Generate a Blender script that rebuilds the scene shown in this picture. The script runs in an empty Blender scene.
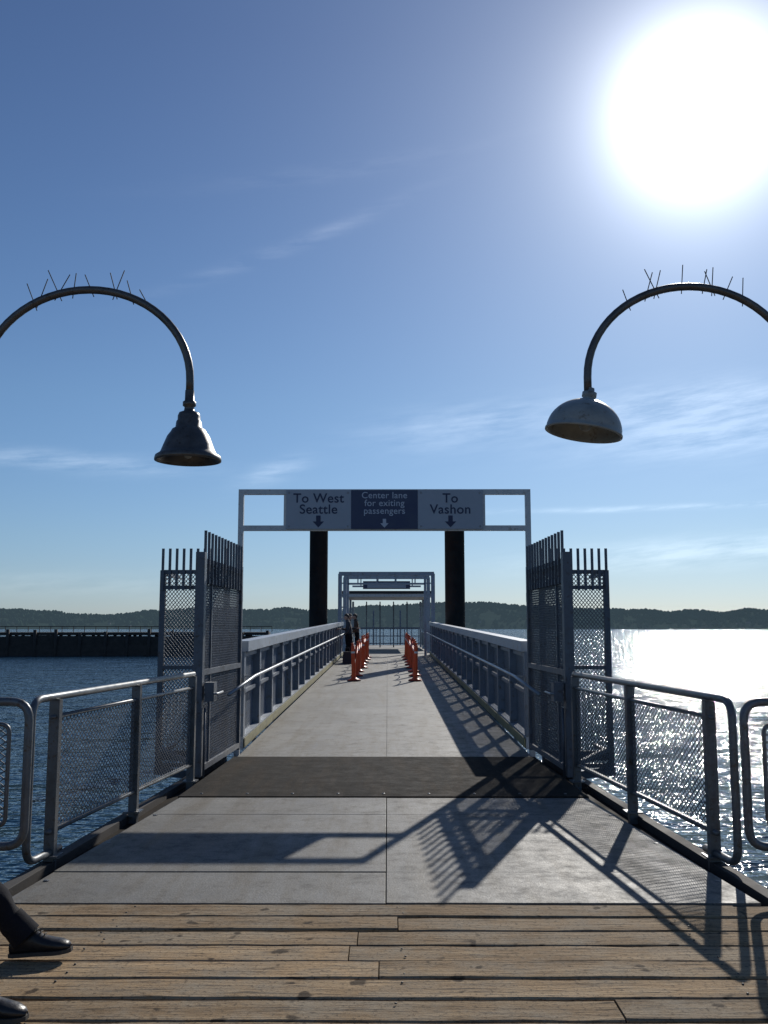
import bpy, math, random
from mathutils import Vector, Matrix, noise
random.seed(7)
V=Vector
SUN_AZ=math.radians(19.4); SUN_EL=math.radians(28.8)
SUN=V((math.sin(SUN_AZ)*math.cos(SUN_EL),math.cos(SUN_AZ)*math.cos(SUN_EL),math.sin(SUN_EL)))
WATER=-2.2
scn=bpy.context.scene
scn.view_settings.view_transform='Standard'; scn.view_settings.look='None'; scn.view_settings.exposure=0

# ---------------------------------------------------------------- materials
def newmat(name):
    m=bpy.data.materials.new(name); m.use_nodes=True
    nt=m.node_tree; return m,nt,nt.nodes['Principled BSDF']
def N(nt,t,**k):
    n=nt.nodes.new(t)
    for a,b in k.items(): setattr(n,a,b)
    return n
def coords(nt,scale=(1,1,1)):
    tc=N(nt,'ShaderNodeTexCoord'); mp=N(nt,'ShaderNodeMapping'); mp.inputs['Scale'].default_value=scale
    nt.links.new(tc.outputs['Object'],mp.inputs[0]); return mp.outputs[0]
def noi(nt,co,scale,detail=4,rough=.6):
    n=N(nt,'ShaderNodeTexNoise'); n.inputs['Scale'].default_value=scale; n.inputs['Detail'].default_value=detail
    n.inputs['Roughness'].default_value=rough; nt.links.new(co,n.inputs['Vector']); return n.outputs['Fac']
def ramp(nt,fac,stops):
    r=N(nt,'ShaderNodeValToRGB'); e=r.color_ramp.elements
    while len(e)<len(stops): e.new(.5)
    for i,(p,c) in enumerate(stops):
        e[i].position=p; e[i].color=(c[0],c[1],c[2],1) if not isinstance(c,(int,float)) else (c,c,c,1)
    nt.links.new(fac,r.inputs[0]); return r.outputs[0]
def mix(nt,a,b,fac,mode='MIX'):
    m=N(nt,'ShaderNodeMix',data_type='RGBA',blend_type=mode)
    for s,i in ((a,6),(b,7)):
        if isinstance(s,tuple): m.inputs[i].default_value=(*s,1)
        else: nt.links.new(s,m.inputs[i])
    if isinstance(fac,(int,float)): m.inputs[0].default_value=fac
    else: nt.links.new(fac,m.inputs[0])
    return m.outputs[2]
def bump(nt,p,h,strength,dist=.01,prev=None):
    b=N(nt,'ShaderNodeBump'); b.inputs['Strength'].default_value=strength; b.inputs['Distance'].default_value=dist
    nt.links.new(h,b.inputs['Height'])
    if prev is not None: nt.links.new(prev,b.inputs['Normal'])
    if p is not None: nt.links.new(b.outputs[0],p.inputs['Normal'])
    return b.outputs[0]
def simple(name,c,rough=.5,metal=0,var=.25,scale=6,bmp=.15,c2=None,fine=60):
    m,nt,p=newmat(name); co=coords(nt)
    lo=tuple(x*(1-var) for x in c); hi=tuple(min(1,x*(1+var)) for x in c)
    f=noi(nt,co,scale,6,.65)
    col=ramp(nt,f,[(.3,lo),(.7,hi)])
    if c2:
        f2=noi(nt,co,scale*2.3,5,.7); col=mix(nt,col,c2,ramp(nt,f2,[(.55,0),(.68,1)]))
    nt.links.new(col,p.inputs['Base Color'])
    nt.links.new(ramp(nt,f,[(.3,max(0,rough-.1)),(.7,min(1,rough+.1))]),p.inputs['Roughness'])
    p.inputs['Metallic'].default_value=metal
    if bmp: bump(nt,p,noi(nt,co,fine,3),bmp,.004)
    return m
M_galv=simple('galvanised_steel',(.30,.32,.34),.42,.55,.2,8,.1,c2=(.2,.17,.13))
M_rail=simple('rail_steel',(.13,.14,.15),.42,.4,.25,9,.12,c2=(.10,.075,.05))
M_gate=simple('gate_steel',(.11,.125,.15),.5,.3,.25,6,.1,c2=(.08,.065,.055))
M_mesh=simple('mesh_wire',(.12,.13,.145),.5,.4,.2,10,0)
M_white=simple('white_painted_steel',(.58,.59,.58),.45,0,.1,5,.08,c2=(.36,.32,.26))
M_cap=simple('gangway_paint',(.34,.38,.43),.45,.1,.15,4,.1,c2=(.24,.22,.19))
M_side=simple('gangway_side_paint',(.15,.185,.235),.5,.1,.2,4,.1,c2=(.11,.10,.09))
M_dark=simple('dark_metal',(.035,.037,.042),.35,.5,.3,8,.1)
M_lamp=simple('lamp_metal',(.11,.105,.10),.42,.5,.3,8,.15,c2=(.06,.05,.04))
M_pile=simple('pile_steel',(.03,.028,.03),.6,.2,.4,3,.3,c2=(.06,.035,.02))
M_shade=simple('pale_enamel',(.27,.29,.28),.45,0,.2,7,.08,c2=(.16,.14,.11))
M_signg=simple('sign_grey',(.36,.39,.44),.45,0,.08,3,.02)
M_signb=simple('sign_navy',(.028,.04,.10),.4,0,.1,3,.02)
M_txt=simple('sign_text_dark',(.02,.03,.08),.5,0,.05,3,0)
M_txtw=simple('sign_text_light',(.5,.53,.6),.5,0,.05,3,0)
M_orange=simple('orange_plastic',(.80,.10,.02),.4,0,.12,12,.05)
M_refl=simple('reflective_band',(.8,.78,.74),.3,0,.05,12,0)
M_black=simple('black_rubber',(.02,.02,.02),.6,0,.3,20,.2)
M_timber=simple('old_timber',(.04,.034,.03),.85,0,.5,1.5,.4)
M_kick=simple('kick_plate',(.26,.24,.12),.6,0,.35,3,.2,c2=(.13,.10,.05))
M_trouser=simple('dark_trousers',(.016,.016,.02),.9,0,.3,14,.5,fine=180)
M_trouser.node_tree.nodes['Principled BSDF'].inputs['Specular IOR Level'].default_value=.15
M_shoe=simple('black_leather',(.018,.016,.016),.38,0,.3,20,.25,fine=90)
M_sole=simple('shoe_sole',(.05,.045,.04),.7,0,.3,20,.1)
M_jacket=simple('jacket_cloth',(.05,.05,.06),.85,0,.3,10,.4,fine=150)
M_jacketb=simple('brown_jacket',(.10,.065,.045),.85,0,.3,10,.4,fine=150)
M_skin=simple('skin',(.50,.31,.23),.5,0,.08,10,.05)
M_hair=simple('hair',(.03,.02,.015),.6,0,.3,30,.4)
M_benchw=simple('bench_wood',(.16,.10,.06),.6,0,.3,4,.2)

def deck_mat(name,c,rough,stain,spec=.5,dirt=.55,lin=0.0):
    m,nt,p=newmat(name); co=coords(nt); cs=coords(nt,(1,.10,1))
    big=noi(nt,co,.9,6,.7); streak=noi(nt,cs,5,6,.7); fine=noi(nt,co,90,3,.6); mid=noi(nt,co,5,8,.78)
    col=ramp(nt,big,[(.3,tuple(x*.66 for x in c)),(.7,tuple(x*1.22 for x in c))])
    col=mix(nt,col,stain,ramp(nt,streak,[(.46,0),(.66,.8)]))
    col=mix(nt,col,(.05,.047,.043),ramp(nt,mid,[(.52,0),(.68,dirt)]))
    col=mix(nt,col,ramp(nt,fine,[(.35,.5),(.65,1.0)]),.7,'MULTIPLY')
    nt.links.new(col,p.inputs['Base Color'])
    nt.links.new(ramp(nt,mid,[(.35,rough-.08),(.65,rough+.16)]),p.inputs['Roughness'])
    p.inputs['Specular IOR Level'].default_value=spec
    n1=bump(nt,None,fine,.5,.005); bump(nt,p,mid,.25,.012,n1)
    return m
M_deck=deck_mat('grey_deck_plate',(.20,.195,.18),.6,(.135,.115,.085),.34,.65)
M_gdeck=deck_mat('gangway_deck_surface',(.25,.24,.215),.58,(.16,.135,.095),.36,.6)
M_plate=deck_mat('dark_hinge_plate',(.032,.029,.026),.8,(.06,.045,.032),.06,.3)

# wood planks
M_wood,nt,p=newmat('weathered_planks')
co=coords(nt); cs=coords(nt,(.12,1.6,1.6))
at=N(nt,'ShaderNodeAttribute',attribute_name='rnd')
add=N(nt,'ShaderNodeVectorMath',operation='ADD'); mul=N(nt,'ShaderNodeVectorMath',operation='SCALE'); mul.inputs['Scale'].default_value=37
nt.links.new(at.outputs['Vector'],mul.inputs[0]); nt.links.new(cs,add.inputs[0]); nt.links.new(mul.outputs[0],add.inputs[1])
g=noi(nt,add.outputs[0],9,8,.75); g2=noi(nt,add.outputs[0],34,5,.65); bl=noi(nt,co,2.2,7,.75); kn=noi(nt,co,7,2,.5); spk=noi(nt,co,45,4,.7)
col=ramp(nt,g,[(.25,(.16,.105,.055)),(.5,(.37,.26,.15)),(.75,(.56,.43,.275))])
col=mix(nt,col,ramp(nt,at.outputs['Fac'],[(0,(.62,.61,.60)),(1,(1.12,1.09,1.05))]),1,'MULTIPLY')
col=mix(nt,col,(.045,.03,.02),ramp(nt,g2,[(.55,0),(.64,.9)]))
col=mix(nt,col,(.29,.25,.19),ramp(nt,bl,[(.44,0),(.64,.75)]))
col=mix(nt,col,(.08,.06,.04),ramp(nt,spk,[(.54,0),(.66,.75)]))
col=mix(nt,col,(.03,.02,.013),ramp(nt,kn,[(.65,0),(.70,.85)]))
nt.links.new(col,p.inputs['Base Color']); p.inputs['Roughness'].default_value=.85; p.inputs['Specular IOR Level'].default_value=.15
n1=bump(nt,None,g2,.9,.008); n2=bump(nt,None,spk,.5,.006,n1); bump(nt,p,g,.8,.015,n2)

# water
M_water,nt,p=newmat('sea_water')
co=coords(nt,(.8,1.4,1)); co2=coords(nt,(1.1,1.2,1))
p.inputs['Base Color'].default_value=(.006,.035,.065,1); p.inputs['Roughness'].default_value=.065; p.inputs['IOR'].default_value=1.33
a=noi(nt,co,.28,2,.5); b_=noi(nt,co,1.1,2,.5); c_=noi(nt,co2,3.6,2,.5)
n1=bump(nt,None,a,1,.60); n2=bump(nt,None,b_,1,.26,n1); bump(nt,p,c_,1,.075,n2)

# hills / trees (small bluish airlight term = kilometres of sea haze)
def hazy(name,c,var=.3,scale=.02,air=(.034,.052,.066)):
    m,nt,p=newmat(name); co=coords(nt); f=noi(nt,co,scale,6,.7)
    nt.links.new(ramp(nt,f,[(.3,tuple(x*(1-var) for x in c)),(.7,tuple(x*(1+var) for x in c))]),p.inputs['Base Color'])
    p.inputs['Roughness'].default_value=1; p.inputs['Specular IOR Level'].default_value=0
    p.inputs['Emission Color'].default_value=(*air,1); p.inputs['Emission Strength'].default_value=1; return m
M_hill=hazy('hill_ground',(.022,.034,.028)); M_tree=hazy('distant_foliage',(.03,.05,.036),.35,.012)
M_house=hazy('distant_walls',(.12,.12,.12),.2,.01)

# ---------------------------------------------------------------- builder
class B:
    def __init__(s): s.v=[];s.f=[];s.m=[];s.sm=[];s.mats=[];s.r=[]
    def add(s,vs,fs,mat,smooth=False,r=0.0):
        if mat not in s.mats: s.mats.append(mat)
        k=s.mats.index(mat); o=len(s.v); s.v+= [tuple(x) for x in vs]
        for f in fs: s.f.append(tuple(i+o for i in f)); s.m.append(k); s.sm.append(smooth); s.r.append(r)
    def hexa(s,c,mat,r=0.0):
        s.add(c,[(0,3,2,1),(4,5,6,7),(0,1,5,4),(1,2,6,5),(2,3,7,6),(3,0,4,7)],mat,False,r)
    def box(s,x0,x1,y0,y1,z0,z1,mat,r=0.0):
        s.hexa([(x0,y0,z0),(x1,y0,z0),(x1,y1,z0),(x0,y1,z0),(x0,y0,z1),(x1,y0,z1),(x1,y1,z1),(x0,y1,z1)],mat,r)
    def beam(s,a,b,w,h,mat,up=(0,0,1),caps=True):
        a=V(a);b=V(b);d=(b-a).normalized();u=V(up)
        if abs(d.dot(u))>.98:u=V((0,1,0))
        sd=d.cross(u).normalized();u=sd.cross(d)
        c=[]
        for q in (a,b):
            for i,j in ((-1,-1),(1,-1),(1,1),(-1,1)): c.append(q+sd*w/2*i+u*h/2*j)
        fs=[(0,1,5,4),(1,2,6,5),(2,3,7,6),(3,0,4,7)]
        if caps: fs+=[(0,3,2,1),(4,5,6,7)]
        s.add(c,fs,mat)
    def tube(s,pts,r,mat,n=10,caps=True,closed=False):
        pts=[V(p) for p in pts]; L=len(pts); rs=r if isinstance(r,(list,tuple)) else [r]*L
        vs=[];prev=None
        for i,p in enumerate(pts):
            if closed: d=(pts[(i+1)%L]-pts[i-1])
            else: d=(pts[min(i+1,L-1)]-pts[max(i-1,0)])
            d.normalize()
            if prev is None:
                t=V((0,0,1)) if abs(d.z)<.9 else V((1,0,0)); u=d.cross(t).normalized()
            else: u=(prev-d*prev.dot(d)).normalized()
            prev=u; w=d.cross(u)
            for k in range(n):
                a=2*math.pi*k/n; vs.append(p+(u*math.cos(a)+w*math.sin(a))*rs[i])
        fs=[]
        for i in range(L if closed else L-1):
            j=(i+1)%L
            for k in range(n): fs.append((i*n+k,i*n+(k+1)%n,j*n+(k+1)%n,j*n+k))
        if caps and not closed: fs+=[tuple(range(n))[::-1],tuple((L-1)*n+k for k in range(n))]
        s.add(vs,fs,mat,True)
    def lathe(s,prof,mat,M=Matrix(),n=32,smooth=True):
        vs=[]
        for r,z in prof:
            for k in range(n):
                a=2*math.pi*k/n; vs.append(M@V((r*math.cos(a),r*math.sin(a),z)))
        fs=[(i*n+k,i*n+(k+1)%n,(i+1)*n+(k+1)%n,(i+1)*n+k) for i in range(len(prof)-1) for k in range(n)]
        s.add(vs,fs,mat,smooth)
    def ball(s,c,r,mat,n=16,fn=None,M=None):
        vs=[];rows=n//2
        for i in range(rows+1):
            t=math.pi*i/rows
            for k in range(n):
                a=2*math.pi*k/n; q=V((math.sin(t)*math.cos(a),math.sin(t)*math.sin(a),math.cos(t)))
                if fn:q=fn(q)
                q=V((q.x*r[0],q.y*r[1],q.z*r[2]))
                if M: q=M@q
                vs.append(V(c)+q)
        fs=[(i*n+k,(i+1)*n+k,(i+1)*n+(k+1)%n,i*n+(k+1)%n) for i in range(rows) for k in range(n)]
        s.add(vs,fs,mat,True)
    def diamond(s,O,U,Vv,W,H,pu,pv,w,t,mat):
        O=V(O);U=V(U).normalized();Vv=V(Vv).normalized();Nn=U.cross(Vv).normalized()
        sl=pv/pu
        ext=H/sl
        for sg in (1,-1):
            k0=-int(ext/pu)-2; k1=int((W+ext)/pu)+2
            for k in range(k0,k1):
                u0=k*pu
                if sg>0: ua,ub=u0,u0+ext; va,vb=0,H
                else: ua,ub=u0,u0+ext; va,vb=H,0
                lo=max(0,ua);hi=min(W,ub)
                if hi-lo<.005: continue
                f=lambda u:(va+(vb-va)*(u-ua)/(ub-ua))
                a=O+U*lo+Vv*f(lo);b=O+U*hi+Vv*f(hi)
                s.beam(a+Nn*t*.3*sg,b+Nn*t*.3*sg,w,t,mat,up=Nn,caps=False)
    def make(s,name,bevel=0):
        me=bpy.data.meshes.new(name); me.from_pydata(s.v,[],s.f)
        for m in s.mats: me.materials.append(m)
        me.polygons.foreach_set('material_index',s.m); me.polygons.foreach_set('use_smooth',s.sm)
        at=me.attributes.new('rnd','FLOAT','FACE'); at.data.foreach_set('value',s.r)
        me.update(); o=bpy.data.objects.new(name,me); scn.collection.objects.link(o)
        if bevel:
            bm=o.modifiers.new('bevel','BEVEL'); bm.width=bevel; bm.segments=2; bm.limit_method='ANGLE'
        return o
def rpath(pts,r,seg=6,closed=False):
    pts=[V(p) for p in pts];out=[];L=len(pts)
    for i,p in enumerate(pts):
        if not closed and i in (0,L-1): out.append(p);continue
        a=(pts[i-1]-p).normalized();b=(pts[(i+1)%L]-p).normalized()
        for k in range(seg+1):
            t=k/seg; A=p+a*r;C=p+b*r
            out.append(A*(1-t)**2+p*2*t*(1-t)+C*t*t)
    return out

# ---------------------------------------------------------------- water, hills
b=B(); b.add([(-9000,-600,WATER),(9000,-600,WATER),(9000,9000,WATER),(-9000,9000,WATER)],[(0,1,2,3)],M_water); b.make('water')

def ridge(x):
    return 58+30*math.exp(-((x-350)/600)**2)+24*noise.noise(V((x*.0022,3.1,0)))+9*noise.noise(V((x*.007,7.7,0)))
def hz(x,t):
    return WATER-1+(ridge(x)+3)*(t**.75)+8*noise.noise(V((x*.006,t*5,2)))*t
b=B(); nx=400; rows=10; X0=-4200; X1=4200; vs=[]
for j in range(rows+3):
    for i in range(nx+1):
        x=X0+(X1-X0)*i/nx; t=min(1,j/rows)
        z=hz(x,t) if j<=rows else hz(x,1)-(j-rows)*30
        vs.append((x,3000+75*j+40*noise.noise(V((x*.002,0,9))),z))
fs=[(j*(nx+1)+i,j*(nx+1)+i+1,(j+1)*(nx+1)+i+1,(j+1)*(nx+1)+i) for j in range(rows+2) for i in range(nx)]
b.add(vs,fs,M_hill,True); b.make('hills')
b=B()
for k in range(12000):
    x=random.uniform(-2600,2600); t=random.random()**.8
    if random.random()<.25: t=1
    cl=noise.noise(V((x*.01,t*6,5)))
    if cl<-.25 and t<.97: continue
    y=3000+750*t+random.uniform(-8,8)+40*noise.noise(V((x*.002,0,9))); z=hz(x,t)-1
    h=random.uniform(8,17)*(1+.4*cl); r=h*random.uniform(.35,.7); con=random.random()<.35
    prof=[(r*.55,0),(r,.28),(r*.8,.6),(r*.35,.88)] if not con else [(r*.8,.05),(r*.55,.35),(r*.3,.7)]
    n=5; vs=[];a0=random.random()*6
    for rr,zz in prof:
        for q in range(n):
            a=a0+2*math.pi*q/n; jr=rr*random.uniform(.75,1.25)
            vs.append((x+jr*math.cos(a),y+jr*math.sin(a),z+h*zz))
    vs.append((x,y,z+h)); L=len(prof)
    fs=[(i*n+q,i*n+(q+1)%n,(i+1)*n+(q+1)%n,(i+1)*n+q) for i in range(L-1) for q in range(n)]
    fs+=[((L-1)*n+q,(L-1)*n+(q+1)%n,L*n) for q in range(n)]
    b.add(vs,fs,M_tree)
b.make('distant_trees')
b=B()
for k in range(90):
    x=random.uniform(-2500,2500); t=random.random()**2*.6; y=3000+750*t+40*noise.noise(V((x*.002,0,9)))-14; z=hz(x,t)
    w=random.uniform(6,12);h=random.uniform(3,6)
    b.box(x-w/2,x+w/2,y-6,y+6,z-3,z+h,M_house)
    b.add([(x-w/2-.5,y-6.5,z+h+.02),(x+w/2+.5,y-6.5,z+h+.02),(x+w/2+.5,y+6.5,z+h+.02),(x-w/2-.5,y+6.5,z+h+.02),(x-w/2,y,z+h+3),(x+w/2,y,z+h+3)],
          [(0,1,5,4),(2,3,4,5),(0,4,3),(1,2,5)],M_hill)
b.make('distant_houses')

# distant timber pier on the left
b=B()
def dp(u,off=0):
    return V((-17-u*.985, 133-u*.10+off, 0))
top=1.0
for k in range(60):
    a=dp(k*3.2);c=dp(k*3.2+3.2)
    b.beam(a+V((0,4,top-.2)),c+V((0,4,top-.2)),8,.4,M_timber)
    b.beam(a+V((0,0,top-1.6)),c+V((0,0,top-1.6)),.3,2.2+random.uniform(-.2,.2),M_timber)
    for off in (0,2,5,8):
        q=dp(k*3.2+random.uniform(-.3,.3),off-.3); b.tube([q+V((0,0,WATER-2)),q+V((0,0,top+(random.uniform(-.2,.5) if off==0 else -.3)))],.24,M_timber,6)
    for s_ in (0,1.6):
        q=dp(k*3.2+s_,6.5); b.beam(q+V((0,0,top)),q+V((0,0,top+.8)),.08,.08,M_timber)
    b.beam(dp(k*3.2,6.5)+V((0,0,top+.8)),dp(k*3.2+3.2,6.5)+V((0,0,top+.8)),.08,.1,M_timber)
    b.beam(a+V((0,-.2,WATER+.7)),c+V((0,-.2,WATER+.7)),.3,1.5,M_timber)
b.make('timber_pier')

# ---------------------------------------------------------------- boardwalk
b=B(); pw=.232; y=5.70; row=0
while y>-6:
    x=-11+random.uniform(-4,0)
    while x<11:
        L=random.uniform(4.2,5.6); dz=random.uniform(-.006,.006)
        xa=max(x,-11)+.003; xb=min(x+L,11)-.003; seg=max(2,int((xb-xa)/.2)); r=random.random()
        y0=[y-pw+.011+random.uniform(-.004,.004) for _ in range(seg+1)]; y1=[y-random.uniform(0,.006) for _ in range(seg+1)]
        vs=[]
        for i in range(seg+1):
            xx=xa+(xb-xa)*i/seg; zz=dz+random.uniform(-.002,.002)
            vs+=[(xx,y0[i],-.09),(xx,y1[i],-.09),(xx,y1[i],zz-.007),(xx,y1[i]-.01,zz),(xx,y0[i]+.01,zz),(xx,y0[i],zz-.007)]
        fs=[(i*6+k,i*6+(k+1)%6,(i+1)*6+(k+1)%6,(i+1)*6+k) for i in range(seg) for k in range(6)]
        fs+=[(5,4,3,2,1,0),tuple(seg*6+k for k in range(6))]
        b.add(vs,fs,M_wood,False,r)
        x+=L
    y-=pw; row+=1
bw=b.make('boardwalk')
b=B()
for k in range(-6,7):
    xx=k*1.55+.1
    for r in range(30):
        yc=5.70-r*pw
        for o in (.06,.17):
            if random.random()<.25: continue
            b.lathe([(0.0001,.0075),(.0055,.0074),(.006,.003)],M_black,Matrix.Translation((xx+random.uniform(-.035,.035),yc-o+random.uniform(-.015,.015),0)),7)
b.make('deck_nails')
b=B()
for k in range(-9,10): b.box(k*1.2+.17,k*1.2+.33,-5.9,5.62,-.40,-.095,M_timber)
b.box(-11,11,5.60,5.72,-.45,-.10,M_timber)
for k in range(-5,6):
    for yy in (5.2,1.5,-2.5): b.tube([(k*2.2,yy,-6),(k*2.2,yy,-.4)],.17,M_timber,10)
b.make('pier_substructure')

# ---------------------------------------------------------------- metal approach deck
def xe(y,a=2.22,bb=1.93): return a+(bb-a)*(y-5.72)/(9.15-5.72)
ys=[5.72,6.42,7.35,8.35,9.15]
b=B()
for sx in (-1,1):
    for i in range(4):
        y0=ys[i]+.003;y1=ys[i+1]-.003
        xi=.003*sx+.03; c=[(xi,y0,-.06),(sx*xe(y0),y0,-.06),(sx*xe(y1),y1,-.06),(xi,y1,-.06)]
        if sx<0:c=[c[1],c[0],c[3],c[2]]
        dz=random.uniform(-.003,.003)
        b.hexa(c+[(q[0],q[1],.006+dz) for q in c],M_deck)
b.hexa([(-2.44,5.73,-.35),(2.44,5.73,-.35),(2.06,12,-.35),(-2.06,12,-.35),(-2.44,5.73,-.065),(2.44,5.73,-.065),(2.06,12,-.065),(-2.06,12,-.065)],M_plate)
for sx in (-1,1):
    b.beam((sx*2.36,5.75,-.045),(sx*2.03,12,-.045),.09,.09,M_timber)
    for q in range(6):
        yy=6.2+q*1.05
        if yy<9: b.lathe([(0.001,.012),(.018,.011),(.02,.006)],M_rail,Matrix.Translation((sx*(xe(yy)-.05),yy,0)),6,False)
b.make('approach_deck',.003)
b=B(); b.hexa([(-1.95,9.155,-.05),(1.95,9.155,-.05),(1.86,11.9,-.05),(-1.86,11.9,-.05),(-1.95,9.17,.014),(1.95,9.17,.014),(1.86,11.88,.022),(-1.86,11.88,.022)],M_plate)
for k in range(9):
    x=-1.75+k*.4375; b.lathe([(0.001,.022),(.014,.021),(.016,.01)],M_rail,Matrix.Translation((x,9.3,0)),8,False)
b.make('hinge_plate',.004)

# ---------------------------------------------------------------- railings
HR=1.12
def side_railing(sx):
    b=B(); A=V((sx*2.335,6.38,0)); C=V((sx*1.99,9.95,0)); d=(C-A).normalized(); L=(C-A).length; up=V((0,0,1))
    b.tube(rpath([C+up*HR,A+up*HR,A+up*.06,A+d*.5+up*.06],.13,7),.027,M_rail,12)
    b.tube([A+d*.3+up*.2,C+up*.2],.02,M_rail,8)
    b.tube([A+d*.3+up*.98,C+up*.98],.016,M_rail,8)
    for s_ in (.36,1.95,L-.02):
        p=A+d*s_; b.beam(p+up*-.25,p+up*(HR-.02),.075,.05,M_rail,up=d)
        b.beam(p+up*.03,p+up*.042,.14,.14,M_rail)
    for s0,s1 in ((.40,1.91),(1.99,L-.06)):
        o=A+d*s0+up*.22; b.diamond(o,d,up,s1-s0,.75,.062,.045,.007,.003,M_mesh)
        for hh in (.215,.975):
            b.beam(A+d*s0+up*hh,A+d*s1+up*hh,.03,.008,M_rail)
        for q in (s0+.01,s1-.01): b.beam(A+d*q+up*.22,A+d*q+up*.97,.008,.03,M_rail,up=d)
    return b.make('railing')
side_railing(-1); side_railing(1)
def perp_railing(sx):
    b=B(); y=6.0; x0=2.21 if sx<0 else 2.27; up=V((0,0,1)); d=V((sx,0,0)); A=V((sx*x0,y,0))
    for k in range(3):
        a=A+d*(k*2.5); e=a+d*2.42
        b.tube(rpath([a+up*1.14,e+up*1.14,e+up*.26,a+up*.26],.12,6,True),.027,M_rail,12,closed=True)
        b.tube(rpath([a+d*.12+up*1.0,e-d*.12+up*1.0,e-d*.12+up*.38,a+d*.12+up*.38],.06,5,True),.014,M_rail,8,closed=True)
        b.diamond(a+d*.13+up*.39,d,up,2.16,.6,.062,.045,.0065,.003,M_mesh)
        for s_ in (.45,1.97):
            p=a+d*s_; b.beam(p+up*-.35,p+up*1.12,.07,.045,M_rail,up=(1,0,0)); b.beam(p+V((0,-.28,-.28)),p+V((0,0,-.28)),.1,.1,M_rail)
    return b.make('railing')
perp_railing(-1); perp_railing(1)

# ---------------------------------------------------------------- gates
def gate(sx):
    b=B(); up=V((0,0,1))
    A=V((sx*1.985,10.2,0)); C=V((sx*1.90,12.4,0)); d=(C-A).normalized(); L=(C-A).length
    b.beam(A+up*.04,A+up*2.42,.1,.1,M_gate,up=d); b.beam(C+up*.04,C+up*2.4,.06,.06,M_gate,up=d)
    for z in (.10,1.12,2.12,2.33): b.beam(A+up*z,C+up*z,.06,.06,M_gate)
    b.diamond(A+d*.05+up*.12,d,up,L-.08,2.2,.048,.058,.0085,.005,M_gate)
    b.beam(A+d*.5+up*.1,A+d*.5+up*2.33,.035,.035,M_gate,up=d)
    k=.03
    while k<L:
        p=A+d*k-V((sx*.035,0,0)); b.beam(p+up*2.08,p+up*2.66,.03,.014,M_gate,up=d); k+=.17
    b.box(A.x-sx*.12-.05,A.x-sx*.12+.05,A.y-.02,A.y+.16,.82,1.02,M_gate)
    b.tube([A+V((-sx*.07,.02,.02)),A+V((-sx*.07,.02,.75))],.012,M_gate,8)
    b.tube(rpath([A+V((-sx*.06,0,.9)),A+V((-sx*.2,0,.9)),A+V((-sx*.2,.35,.9))],.05),.012,M_galv,8)
    for z in (.4,1.2,2.0): b.tube([C+V((0,.05,z-.06)),C+V((0,.05,z+.06))],.03,M_gate,8)
    b.make('security_gate')
    b=B(); y=12.15; x0=2.03;x1=2.86
    for xx in (x0,x1): b.beam((sx*xx,y,-.15),(sx*xx,y,2.34),.07,.06,M_gate,up=(0,1,0))
    for z in (-.12,1.1,2.12,2.32): b.beam((sx*x0,y,z),(sx*x1,y,z),.05,.05,M_gate)
    b.diamond((sx*x0,y,-.1),(sx,0,0),(0,0,1),x1-x0,2.4,.045,.055,.0095,.005,M_gate)
    for k in range(10):
        xx=x0+.02+k*.09; b.beam((sx*xx,y-.04,2.08),(sx*xx,y-.04,2.62),.034,.014,M_gate,up=(0,1,0))
    b.beam((sx*x0,y,.0),(sx*x1,y,.0),.04,.12,M_gate); b.beam((sx*x1,y,.1),(sx*2.0,y-.9,-.1),.05,.05,M_gate); b.beam((sx*2.0,12.15,-.3),(sx*2.9,12.15,-.18),.08,.1,M_gate)
    b.beam((sx*x1,y,.02),(sx*x1,y+.9,.02),.05,.05,M_gate); b.beam((sx*x1,y,2.3),(sx*x1,y+.9,2.3),.05,.05,M_gate)
    b.make('fence_wing')
gate(-1); gate(1)

# ---------------------------------------------------------------- gantry sign
GY=12.55
b=B()
for sx in (-1,1): b.beam((sx*1.93,GY,-.3),(sx*1.93,GY,3.455),.07,.07,M_white,up=(0,1,0))
b.beam((-1.895,GY,3.42),(1.895,GY,3.42),.07,.07,M_white); b.beam((-1.895,GY,2.93),(1.895,GY,2.93),.07,.07,M_white)
for x in (-1.33,-.44,.44,1.33): b.beam((x,GY,2.966),(x,GY,3.384),.05,.05,M_white,up=(0,1,0))
b.box(-1.32,-.447,GY-.06,GY-.037,2.915,3.44,M_signg); b.box(.447,1.32,GY-.06,GY-.037,2.915,3.44,M_signg); b.box(-.446,.446,GY-.065,GY-.037,2.915,3.44,M_signb)
for x in (-1.28,-.49,.49,1.28):
    for z in (2.95,3.405): b.lathe([(.001,.004),(.012,.003),(.014,0)],M_galv,Matrix.Translation((x,GY-.061,z))@Matrix.Rotation(math.pi/2,4,'X'),8)
def arrow(b,x,z,s,mat,y):
    v=[(-.026,.07),(.026,.07),(.026,0),(.066,0),(0,-.07),(-.066,0),(-.026,0)]
    vs=[(x+p[0]*s,y,z+p[1]*s) for p in v]; b.add(vs,[(0,6,2,1),(5,4,3,2,6)],mat)
arrow(b,-.885,3.015,1.15,M_txt,GY-.0635); arrow(b,.885,3.015,1.15,M_txt,GY-.0635); arrow(b,.0,2.99,.85,M_txtw,GY-.0685)
sign=b.make('overhead_sign')
def text(s,x,z,size,mat,y,parent,off=.0022):
    cu=bpy.data.curves.new('t','FONT'); cu.body=s; cu.size=size; cu.align_x='CENTER'; cu.align_y='CENTER'; cu.extrude=.001; cu.offset=off; cu.space_character=1.05
    o=bpy.data.objects.new('lettering',cu); scn.collection.objects.link(o)
    o.rotation_euler=(math.pi/2,0,0); o.location=(x,y,z); cu.materials.append(mat); o.parent=parent
text('To West',-.885,3.325,.178,M_txt,GY-.0625,sign); text('Seattle',-.885,3.175,.178,M_txt,GY-.0625,sign)
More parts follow.
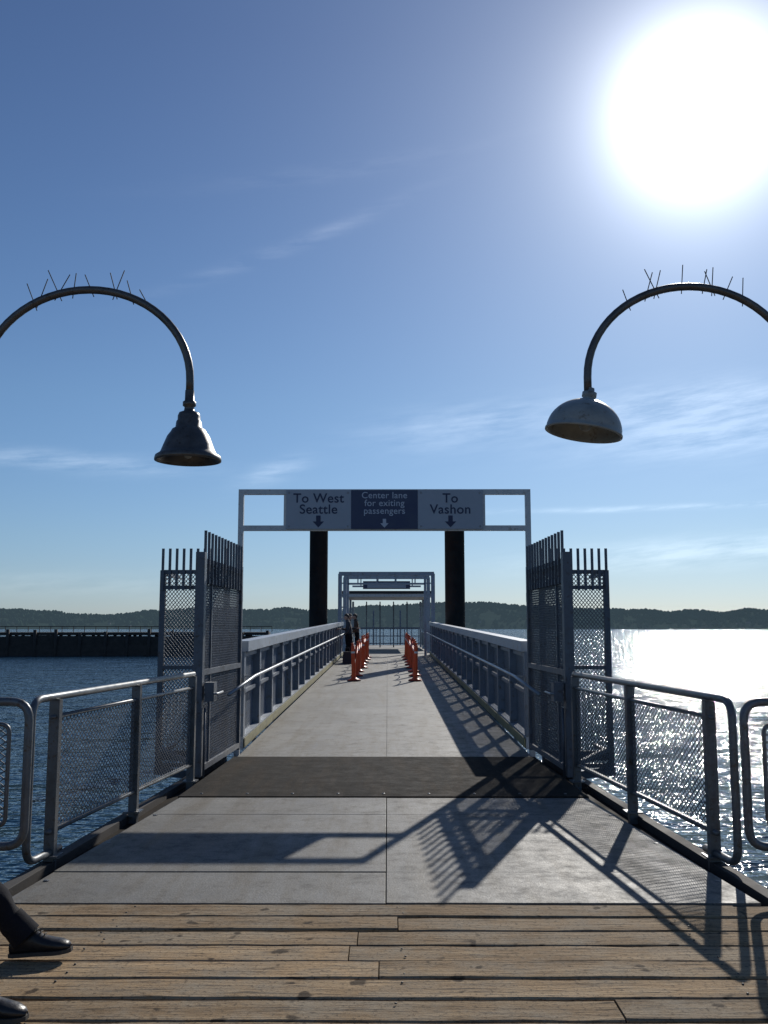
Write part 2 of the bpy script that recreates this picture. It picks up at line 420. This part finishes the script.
text('To',.885,3.325,.178,M_txt,GY-.0625,sign); text('Vashon',.885,3.175,.178,M_txt,GY-.0625,sign)
for i,t in enumerate(('Center lane','for exiting','passengers')): text(t,0,3.365-i*.105,.122,M_txtw,GY-.0675,sign,.0008)

# ---------------------------------------------------------------- gangway
SL=.0155; G0=11.92; G1=41
def gz(y): return .012+SL*(y-G0)
b=B()
y=G0
while y<G1-.1:
    y1=min(y+3.2,G1)
    for x0,x1 in ((-1.82,.028),(.032,1.82)):
        a,c=y+.003,y1-.003
        b.hexa([(x0,a,gz(a)-.08),(x1,a,gz(a)-.08),(x1,c,gz(c)-.08),(x0,c,gz(c)-.08),(x0,a,gz(a)),(x1,a,gz(a)),(x1,c,gz(c)),(x0,c,gz(c))],M_gdeck)
    y=y1
for sx in (-1,1):
    b.beam((sx*1.86,G0,gz(G0)-.3),(sx*1.86,G1,gz(G1)-.3),.1,.45,M_side)
y=G0+.4
while y<G1: b.beam((-1.8,y,gz(y)-.2),(1.8,y,gz(y)-.2),.1,.2,M_side); y+=1.6
b.make('gangway_deck')
def gside(sx):
    b=B(); up=V((0,0,1)); y0=12.75; L=G1-y0; X=sx*1.93
    P=lambda y,h,dx=0: V((X+sx*dx,y,gz(y)+h))
    b.beam(P(y0,1.33),P(G1,1.33),.20,.14,M_cap)
    b.beam(P(y0,1.2,.02),P(G1,1.2,.02),.05,.05,M_side)
    b.beam(P(y0,.70,.02),P(G1,.70,.02),.045,.05,M_side)
    b.beam(P(y0,.06),P(G1,.06),.10,.16,M_cap)
    b.beam(P(y0,.06,-.066),P(G1,.06,-.066),.012,.12,M_kick)
    y=y0+.06
    while y<G1+.05:
        b.beam(P(y,.14),P(y,1.26),.10,.14,M_side,up=(0,1,0))
        b.beam(P(y,.5,.06),P(y,-.3,.02),.05,.05,M_side,up=(0,1,0))
        b.beam(P(y,.93,-.02),P(y,.93,-.17),.02,.02,M_galv)
        y+=1.55
    d=(P(G1,0)-P(y0,0)).normalized()
    b.diamond(P(y0,.14,.05),d,up,L,1.05,.07,.055,.016,.005,M_side)
    b.tube(rpath([P(y0-2.0,.86,-.18),P(y0+.1,.93,-.18),P(G1,.93,-.18)],.1),.021,M_galv,8)
    b.make('gangway_railing')
gside(-1); gside(1)

# lane posts
def lane_post():
    b=B()
    b.lathe([(.001,.0),(.17,.0),(.17,.04),(.10,.06),(.065,.10),(.06,.11)],M_orange,n=20)
    b.lathe([(.19,.0),(.19,.022),(.165,.03)],M_black,n=8,smooth=False)
    b.lathe([(.058,.10),(.048,.72)],M_orange); b.lathe([(.050,.72),(.050,.77)],M_refl); b.lathe([(.046,.77),(.045,.86)],M_orange)
    b.lathe([(.045,.86),(.042,.93),(.02,.935),(.02,.95),(.04,.96),(.04,.99),(.001,1.0)],M_orange,n=16)
    return b
lp=lane_post(); first=None; ys_=[25+i*1.9 for i in range(8)]
for sx,xb in ((-1,-.80),(1,.80)):
    for i,yy in enumerate(ys_):
        if first is None: o=lp.make('lane_post'); first=o
        else: o=bpy.data.objects.new('lane_post',first.data); scn.collection.objects.link(o)
        o.location=(xb+random.uniform(-.05,.05),yy,gz(yy)); o.rotation_euler=(random.uniform(-.04,.04),random.uniform(-.05,.05),random.random()*3)
    b=B()
    for i in range(7):
        a,c=ys_[i],ys_[i+1]
        pts=[V((xb,a+(c-a)*t/8,gz(a)+.90-.22*4*(t/8)*(1-t/8)+SL*(c-a)*t/8)) for t in range(9)]
        b.tube(pts,.014,M_orange,6)
    b.make('barrier_chain')

# ---------------------------------------------------------------- pilings
def piling(x,y,r,top):
    b=B(); b.lathe([(r,WATER-3),(r,top),(r*1.06,top),(r*1.06,top+.12),(.02,top+.55)],M_pile,Matrix.Translation((x,y,0)),28)
    for z in (gz(41)+.5,gz(41)-.2):
        b.lathe([(r+.02,z),(r+.14,z),(r+.14,z+.16),(r+.02,z+.16)],M_galv,Matrix.Translation((x,y,0)),28)
    b.make('steel_piling')
piling(-2.60,36,.35,6.0); piling(2.62,36,.38,6.0)

# ---------------------------------------------------------------- far gantries, dock, shelter
Z1=gz(41)
def portal(y,top,mat,sign=False,dbl=True):
    b=B()
    for sx in (-1,1):
        b.beam((sx*1.95,y,Z1-.5),(sx*1.95,y,top),.16,.16,mat,up=(0,1,0))
        if dbl:
            b.beam((sx*1.62,y,Z1),(sx*1.62,y,top-.1),.10,.10,mat,up=(0,1,0))
            for k in range(6): b.beam((sx*1.66,y,Z1+.5+k*.5),(sx*1.89,y,Z1+.5+k*.5),.05,.05,mat)
    b.beam((-2.0,y,top),(2.0,y,top),.2,.16,mat); b.beam((-1.6,y,top-.42),(1.6,y,top-.42),.1,.08,mat)
    for x in (-1.2,-.4,.4,1.2): b.beam((x,y,top-.38),(x,y,top-.08),.05,.05,mat,up=(0,1,0))
    if sign: b.box(-1.1,1.1,y-.1,y-.06,top-.55,top-.18,M_signb); b.box(-.9,.9,y-.115,y-.1,top-.5,top-.25,M_signg)
    b.make('gangway_portal')
portal(39.5,3.86,M_cap); portal(44,3.95,M_cap,True,False)
b=B(); b.box(-5,5,41.1,64,WATER-.5,Z1-.01,M_deck); b.box(-5.2,5.2,41.05,64.2,Z1-.5,Z1-.1,M_timber); b.make('floating_dock',.02)
b=B(); R0=3.15
for sx in (-1,1):
    for yy in (48,52,56): b.beam((sx*2.0,yy,Z1),(sx*2.0,yy,R0),.12,.12,M_cap,up=(0,1,0))
    b.box(sx*2.0-.02,sx*2.0+.02,48.1,55.9,Z1+.2,Z1+.9,M_side)
for x in (-1.2,-.4,.4,1.2): b.beam((x,56,Z1),(x,56,R0),.07,.07,M_side,up=(0,1,0))
b.beam((-2,56,Z1+1.1),(2,56,Z1+1.1),.06,.06,M_side)
b.hexa([(-2.3,47.4,R0),(2.3,47.4,R0),(2.3,56.6,R0+.1),(-2.3,56.6,R0+.1),(-2.3,47.4,R0+.16),(2.3,47.4,R0+.16),(2.3,56.6,R0+.45),(-2.3,56.6,R0+.45)],M_white)
b.hexa([(-2.32,47.36,R0+.165),(2.32,47.36,R0+.165),(2.32,56.6,R0+.46),(-2.32,56.6,R0+.46),(-2.32,47.36,R0+.3),(2.32,47.36,R0+.3),(2.32,56.6,R0+.6),(-2.32,56.6,R0+.6)],M_pile)
b.make('dock_shelter')
b=B()
for k in range(22): b.beam((-5+k*.476,63.6,Z1),(-5+k*.476,63.6,Z1+1.15),.05,.05,M_side,up=(0,1,0))
for z in (.1,.6,1.15): b.beam((-5,63.6,Z1+z),(5,63.6,Z1+z),.06,.06,M_side)
for x in (-.9,.9): b.beam((x,63.5,Z1),(x,63.5,Z1+2.3),.1,.1,M_side,up=(0,1,0))
b.make('dock_end_fence')

# ---------------------------------------------------------------- street lamps
def lamp(sx,cx,cz,rx,rz,style):
    b=B(); y=7.0; foot=cx-sx*rx; post=cx+sx*rx
    pts=[V((post,y,-1.0)),V((post,y,cz-.6))]
    for k in range(33):
        a=math.pi*k/32; pts.append(V((cx+sx*rx*math.cos(a),y,cz+rz*math.sin(a))))
    pts.append(V((foot,y,cz-.12)))
    b.tube(pts,[.05,.045]+[.030]*(len(pts)-2),M_lamp,14)
    b.lathe([(.14,-.35),(.14,-.02),(.08,.06),(.055,.5)],M_lamp,Matrix.Translation((post,y,0)),20)
    b.beam((post,y,-.3),(post,5.66,-.3),.14,.16,M_dark)
    for k in range(8):
        a=math.radians(55+k*10+random.uniform(-4,4)); p=V((cx+sx*rx*math.cos(a),y,cz+rz*math.sin(a)))
        for s_ in ((-1,1) if k in (2,5) else (random.choice((-1,1)),)):
            d=(V((0,0,1))+V((s_*random.uniform(.1,.65),random.uniform(-.3,.3),0))).normalized()
            b.tube([p-d*.06,p+d*random.uniform(.13,.20)],.004,M_timber,5)
    if style=='bell':
        z0=2.84; T=Matrix.Translation((foot,y,z0))
        b.lathe([(.034,.56),(.036,.48),(.05,.47),(.05,.44),(.036,.43),(.04,.40),(.075,.385),(.085,.36),(.085,.33),(.095,.315),(.10,.27),(.125,.255),(.135,.235),(.160,.20),(.188,.13),(.205,.085),(.215,.07),(.245,.05),(.25,.03),(.25,.015),(.235,.012),(.20,.05),(.16,.12),(.10,.2),(.001,.24)],M_lamp,T,48)
        b.ball((foot,y,z0+.10),(.045,.045,.07),M_shade,12)
    else:
        T=Matrix.Translation((foot-.04,y,3.08))@Matrix.Rotation(math.radians(10),4,'Y')
        prof=[(.032,.34),(.036,.31),(.055,.305),(.055,.27),(.045,.265)]
        for k in range(13):
            a=math.pi/2*(1-k/12); prof.append((max(.05,.285*math.cos(a)),.25*math.sin(a)))
        prof+=[(.292,-.004),(.292,-.018),(.275,-.018)]
        for k in range(10):
            a=math.pi/2*k/9; prof.append((max(.001,.272*math.cos(a)),.23*math.sin(a)))
        b.lathe(prof,M_shade,T,48)
        b.ball(T@V((0,0,.08)),(.06,.06,.08),M_shade,12)
        b.tube([V((foot,y,cz-.1)),T@V((0,0,.33))],.032,M_lamp,12)
    b.make('street_lamp')
lamp(-1,-2.27,3.48,.80,.72,'bell'); lamp(1,2.37,3.50,.80,.72,'dome')

# ---------------------------------------------------------------- people
EDG=[('pel','sp'),('sp','ch'),('ch','nk'),('nk','hb'),('ch','sL'),('sL','eL'),('eL','wL'),('ch','sR'),('sR','eR'),('eR','wR'),
     ('pel','hL'),('hL','kL'),('kL','aL'),('pel','hR'),('hR','kR'),('kR','aR')]
RAD={'pel':(.15,.12),'sp':(.135,.105),'ch':(.16,.115),'nk':(.062,.062),'hb':(.055,.055),'sL':(.07,.07),'eL':(.05,.05),'wL':(.036,.036),
     'hL':(.10,.10),'kL':(.078,.078),'aL':(.068,.068)}
def shoe(b,ank,fwd):
    f=V(fwd).normalized(); up=V((0,0,1)); s=f.cross(up).normalized(); up=s.cross(f)
    base=V(ank)-up*.085-f*.075
    secs=[(0,.028,.055),(.02,.036,.095),(.07,.038,.115),(.12,.038,.10),(.16,.044,.072),(.21,.05,.056),(.25,.046,.046),(.28,.03,.032),(.292,.012,.018)]
    n=14; vs=[]
    for L,w,h in secs:
        for k in range(n):
            a=2*math.pi*k/n; c=math.cos(a); sn=math.sin(a)
            z=h*(.5+.5*sn) if sn>0 else h*.5*(1+max(-1,sn*1.6))
            vs.append(base+f*L+s*w*c+up*(.014+z))
    fs=[(i*n+k,i*n+(k+1)%n,(i+1)*n+(k+1)%n,(i+1)*n+k) for i in range(len(secs)-1) for k in range(n)]+[tuple(range(n)),tuple((len(secs)-1)*n+k for k in range(n))[::-1]]
    b.add(vs,fs,M_shoe,True)
    out=[(L-.003 if L<.01 else L+.003,w+.004) for L,w,h in secs]
    ring=[(L,w) for L,w in out]+[(L,-w) for L,w in out[::-1]]
    vs=[base+f*L+s*w for L,w in ring]+[base+f*L+s*w+up*.018 for L,w in ring]; m=len(ring)
    b.add(vs,[tuple(range(m))[::-1],tuple(range(m,2*m))]+[(i,(i+1)%m,m+(i+1)%m,m+i) for i in range(m)],M_sole)
    for q in range(4):
        p=base+f*(.115+q*.018)+up*(.12-q*.011); b.tube([p-s*.022,p+up*.006,p+s*.022],.003,M_sole,5)
def hand(b,w,d,n,sd):
    w=V(w);d=V(d).normalized();n=V(n);n=(n-d*n.dot(d)).normalized();s=d.cross(n)*sd
    M=Matrix((s,d,n)).transposed(); b.ball(w+d*.05,(.040,.055,.017),M_skin,12,M=M)
    for off,L in ((-.030,.066),(-.010,.075),(.010,.071),(.029,.056)):
        p=w+d*.088+s*off; pts=[p-d*.02]
        for ang,fr in ((15,.45),(45,.32),(75,.25)):
            a=math.radians(ang); p=p+(d*math.cos(a)+n*math.sin(a))*L*fr*1.15; pts.append(p)
        b.tube(pts,[.0095,.009,.008,.006],M_skin,8)
    p=w+d*.025-s*.03; q=p+(d*.6-s*.7+n*.2).normalized()*.035; r=q+(d*.85-s*.3+n*.4).normalized()*.03
    b.tube([p,q,r],[.012,.010,.008],M_skin,8)
def head(b,c,face,hair):
    f=V(face).normalized(); up=V((0,0,1)); s=f.cross(up).normalized(); up=s.cross(f); M=Matrix((s,f,up)).transposed(); c=V(c)
    def fn(q):
        q=q.copy()
        if q.z<0: q.x*=1+.28*q.z; q.y*=1+(.12*q.z if q.y>0 else .30*q.z)
        return q
    b.ball(c,(.076,.095,.118),M_skin,24,fn,M)
    def hf(q):
        q=fn(q)
        if q.y>.15 and q.z<.45: q*=.90
        elif q.z<-.45: q*=.9
        return q
    b.ball(c+up*.008-f*.006,(.084,.102,.124),hair,24,hf,M)
    P=lambda x,y,z:c+s*x+f*y+up*z
    b.tube([P(0,.088,.012),P(0,.108,-.022),P(0,.092,-.03)],[.008,.013,.010],M_skin,8)
    for sx in (-1,1):
        b.ball(P(sx*.030,.083,.008),(.012,.009,.007),M_refl,8,M=M); b.ball(P(sx*.030,.090,.008),(.005,.004,.005),M_hair,8,M=M)
        b.tube([P(sx*.016,.094,.026),P(sx*.045,.082,.028)],.004,M_hair,6); b.ball(P(sx*.077,-.005,-.005),(.010,.02,.03),M_skin,8,M=M)
    b.tube([P(-.022,.082,-.055),P(0,.09,-.055),P(.022,.082,-.055)],.005,simple_lip,6)
simple_lip=simple('lips',(.35,.14,.12),.5,0,.1,10,0)
def person(name,J,feet,face,palms,jacket,hair=M_hair):
    J={k:V(v) for k,v in J.items()}; keys=list(J); me=bpy.data.meshes.new('tmp')
    me.from_pydata([J[k] for k in keys],[(keys.index(a),keys.index(c)) for a,c in EDG],[])
    o=bpy.data.objects.new('tmp',me); scn.collection.objects.link(o)
    m=o.modifiers.new('s','SKIN'); m.use_smooth_shade=True; m2=o.modifiers.new('u','SUBSURF'); m2.levels=3; m2.render_levels=3
    for i,k in enumerate(keys):
        r=RAD.get(k) or RAD[k[0]+'L']; me.skin_vertices[0].data[i].radius=r; me.skin_vertices[0].data[i].use_root=(k=='pel')
    dg=bpy.context.evaluated_depsgraph_get(); ev=o.evaluated_get(dg).to_mesh()
    b=B(); vs=[v.co.copy() for v in ev.vertices]
    def dseg(p,a,c):
        t=max(0,min(1,(p-a).dot(c-a)/(c-a).length_squared)); return (p-(a+(c-a)*t)).length
    groups={}
    for pl in ev.polygons:
        cc=sum((vs[i] for i in pl.vertices),V())/len(pl.vertices)
        e=min(EDG,key=lambda e:dseg(cc,J[e[0]],J[e[1]])-.5*(RAD.get(e[0],RAD.get(e[0][0]+'L'))[0]))
        mt=M_skin if e[1] in('hb',) else (M_trouser if e[1][0] in 'ka' or e[1] in('hL','hR') else jacket)
        groups.setdefault(mt.name,(mt,[]))[1].append(tuple(pl.vertices))
    vs=[v+V((noise.noise(v*11),noise.noise(v*11+V((5,0,0))),noise.noise(v*11+V((0,9,0)))))*.020 for v in vs]
    for mt,fs in groups.values(): b.add(vs,fs,mt,True)
    bpy.data.objects.remove(o)
    for k,ff in zip('LR',feet): shoe(b,J['a'+k]+V((0,0,0)),ff)
    head(b,J['hb']+V(face)*.02+V((0,0,.07)),face,hair)
    for k,sd in (('L',1),('R',-1)):
        d=J['w'+k]-J['e'+k]; hand(b,J['w'+k],d,palms,sd)
        an=J['a'+k]; kn=J['k'+k]; dd=(kn-an).normalized()
        b.tube([an-dd*.005,an+dd*.04,an+dd*.12],[.074,.070,.064],M_trouser,16,caps=False)
    b.tube([J['nk']-V((0,0,.03)),J['nk']+V((0,0,.02))],[.085,.072],jacket,14)
    return b.make(name)
person('seated_person',{'pel':(-2.55,4.45,.55),'sp':(-2.57,4.45,.75),'ch':(-2.55,4.45,.98),'nk':(-2.51,4.45,1.16),'hb':(-2.48,4.45,1.24),
 'sL':(-2.53,4.64,1.07),'eL':(-2.43,4.71,.80),'wL':(-2.20,4.65,.68),'sR':(-2.53,4.26,1.07),'eR':(-2.43,4.19,.80),'wR':(-2.20,4.25,.66),
 'hL':(-2.48,4.55,.53),'kL':(-2.10,4.75,.53),'aL':(-1.72,4.78,.11),'hR':(-2.48,4.35,.53),'kR':(-2.03,4.18,.52),'aR':(-1.65,4.06,.10)},
 [(1,.02,.08),(1,-.05,0)],(1,0,-.1),(0,0,-1),M_jacketb)
b=B()
for k in range(4): b.box(-2.93+k*.12,-2.82+k*.12,3.5,5.4,.40,.435,M_benchw)
for k in range(3): b.beam((-2.98-k*.03,3.5,.55+k*.13),(-2.98-k*.03,5.4,.55+k*.13),.03,.10,M_benchw)
for yy in (3.65,5.25):
    for xx in (-2.89,-2.53): b.box(xx-.025,xx+.025,yy-.03,yy+.03,.004,.398,M_dark)
    b.beam((-2.92,yy,.38),(-3.02,yy,.88),.04,.03,M_dark); b.box(-2.93,-2.47,yy-.025,yy+.025,.365,.396,M_dark)
b.make('park_bench',.006)
def standing(x,y,jk,fx,lean):
    z=gz(y)
    J={'pel':(0,0,.95),'sp':(.02*lean,0,1.12),'ch':(.06*lean,0,1.36),'nk':(.09*lean,0,1.50),'hb':(.11*lean,0,1.56),
     'sL':(.06*lean,.19,1.43),'eL':(-.12*fx,.22,1.18),'wL':(-.34*fx,.16,1.20),'sR':(.06*lean,-.19,1.43),'eR':(-.05*fx,-.25,1.15),'wR':(-.22*fx,-.2,.98),
     'hL':(0,.09,.90),'kL':(.04,.12,.50),'aL':(.0,.13,.10),'hR':(0,-.09,.90),'kR':(.02,-.10,.50),'aR':(-.04,-.12,.10)}
    J={k:(v[0]+x,v[1]+y,v[2]+z) for k,v in J.items()}
    person('standing_person',J,[(-fx,.2,0),(-fx,-.3,0)],(-fx,-.3,-.1),(0,0,-1),jk)
standing(-1.33,34.6,M_jacket,1,-1); standing(-1.15,37.0,M_jacketb,1,-.6); standing(-1.48,36.0,M_jacket,-1,.6)
b=B()
zb=gz(33.6); b.hexa([(-1.55,33.4,zb),(-1.2,33.4,zb),(-1.2,33.65,zb),(-1.55,33.65,zb),(-1.52,33.42,zb+.42),(-1.23,33.42,zb+.42),(-1.23,33.62,zb+.42),(-1.52,33.62,zb+.42)],M_jacket)
b.tube(rpath([(-1.45,33.52,zb+.41),(-1.45,33.52,zb+.55),(-1.3,33.52,zb+.55),(-1.3,33.52,zb+.41)],.04),.012,M_jacket,6); b.make('shoulder_bag',.03)

# ---------------------------------------------------------------- world
w=bpy.data.worlds.new('World'); scn.world=w; w.use_nodes=True; nt=w.node_tree; nt.nodes.clear()
out=N(nt,'ShaderNodeOutputWorld'); bg=N(nt,'ShaderNodeBackground'); nt.links.new(bg.outputs[0],out.inputs[0]); bg.inputs['Strength'].default_value=.068
sky=N(nt,'ShaderNodeTexSky',sky_type='NISHITA'); sky.sun_disc=False; sky.sun_elevation=SUN_EL; sky.sun_rotation=SUN_AZ
sky.air_density=1.1; sky.dust_density=.25; sky.ozone_density=2.5; sky.altitude=0
tc=N(nt,'ShaderNodeTexCoord'); D=tc.outputs['Generated']
def MA(op,a,b=None,c=None,clamp=False):
    n=N(nt,'ShaderNodeMath',operation=op,use_clamp=clamp)
    for i,x in enumerate((a,b,c)):
        if x is None: continue
        if isinstance(x,(int,float)): n.inputs[i].default_value=x
        else: nt.links.new(x,n.inputs[i])
    return n.outputs[0]
nrm=N(nt,'ShaderNodeVectorMath',operation='NORMALIZE'); nt.links.new(D,nrm.inputs[0])
dt=N(nt,'ShaderNodeVectorMath',operation='DOT_PRODUCT'); nt.links.new(nrm.outputs[0],dt.inputs[0]); dt.inputs[1].default_value=SUN
th=MA('MULTIPLY',MA('ARCCOSINE',MA('MINIMUM',dt.outputs['Value'],.999999)),57.2958)
glow=MA('ADD',MA('MINIMUM',MA('MULTIPLY',MA('EXPONENT',MA('MULTIPLY',th,-1/1.9)),100),26),MA('MULTIPLY',MA('EXPONENT',MA('MULTIPLY',th,-1/9.)),4.6))
sp=N(nt,'ShaderNodeSeparateXYZ'); nt.links.new(nrm.outputs[0],sp.inputs[0])
az=MA('MULTIPLY',MA('ARCTAN2',sp.outputs[0],sp.outputs[1]),57.2958); el=MA('MULTIPLY',MA('ARCSINE',sp.outputs[2]),57.2958)
tot=None
for (a0,e0,sa,se,tilt,amp) in ((5,12.2,5.5,1.2,.10,1.1),(18,12.8,7,1.2,.03,2.0),(21,11,8,1.0,.05,1.7),(-19,9.6,7,.55,-.02,1.2),(-7,9.4,2.0,.6,.35,1.1),(-6,22.8,7,.45,.38,.5),
     (17,7.0,12,.16,-.0,1.5),(19,4.4,9,.8,.05,1.6),(-3,27,9,.5,.15,.25),(-22,2.5,12,.7,0,.45),(35,9,10,1.5,0,.8),(-40,12,9,1.5,.1,.8)):
    da=MA('SUBTRACT',az,a0); de=MA('SUBTRACT',MA('SUBTRACT',el,e0),MA('MULTIPLY',da,tilt))
    q=MA('ADD',MA('POWER',MA('ABSOLUTE',MA('DIVIDE',da,sa)),2),MA('POWER',MA('ABSOLUTE',MA('DIVIDE',de,se)),2))
    gss=MA('MULTIPLY',MA('EXPONENT',MA('MULTIPLY',q,-1)),amp); tot=gss if tot is None else MA('ADD',tot,gss)
cb=N(nt,'ShaderNodeCombineXYZ'); nt.links.new(MA('MULTIPLY',az,.16),cb.inputs[0]); nt.links.new(MA('SUBTRACT',MA('MULTIPLY',el,1.0),MA('MULTIPLY',az,.10)),cb.inputs[1])
n1=noi(nt,cb.outputs[0],1.3,8,.62)
wisp=N(nt,'ShaderNodeMapRange'); wisp.inputs['From Min'].default_value=.36; wisp.inputs['From Max'].default_value=.72; nt.links.new(n1,wisp.inputs['Value'])
cloud=MA('MULTIPLY',tot,wisp.outputs[0],clamp=True)
tint=ramp(nt,MA('DIVIDE',el,45.,clamp=True),[(0,(.60,.79,1.28)),(.12,(.66,.84,1.15)),(.30,(.70,.88,1.10)),(.75,(.60,.73,.96))])
tinted=mix(nt,sky.outputs[0],tint,1,'MULTIPLY')
gl=N(nt,'ShaderNodeCombineColor')
nt.links.new(MA('MULTIPLY',glow,.95),gl.inputs[0]); nt.links.new(MA('MULTIPLY',glow,.98),gl.inputs[1]); nt.links.new(glow,gl.inputs[2])
c1=mix(nt,tinted,gl.outputs[0],1,'ADD')
c2=mix(nt,c1,(4.4,4.4,4.2),MA('MULTIPLY',cloud,.6),'ADD')
nt.links.new(c2,bg.inputs['Color'])

# ---------------------------------------------------------------- sun + camera
sl=bpy.data.lights.new('sun','SUN'); sl.energy=3.9; sl.angle=math.radians(.53); sl.color=(1,.95,.87)
so=bpy.data.objects.new('sun',sl); scn.collection.objects.link(so); so.rotation_euler=SUN.to_track_quat('Z','Y').to_euler(); so.location=SUN*60
cd=bpy.data.cameras.new('camera'); cam=bpy.data.objects.new('camera',cd); scn.collection.objects.link(cam); scn.camera=cam
cd.sensor_fit='VERTICAL'; cd.sensor_height=36; cd.lens=33.0; cd.clip_end=20000; cd.clip_start=.05
cam.location=(.04,0,1.6); cam.rotation_euler=(math.radians(90+7.04),0,math.radians(.21))
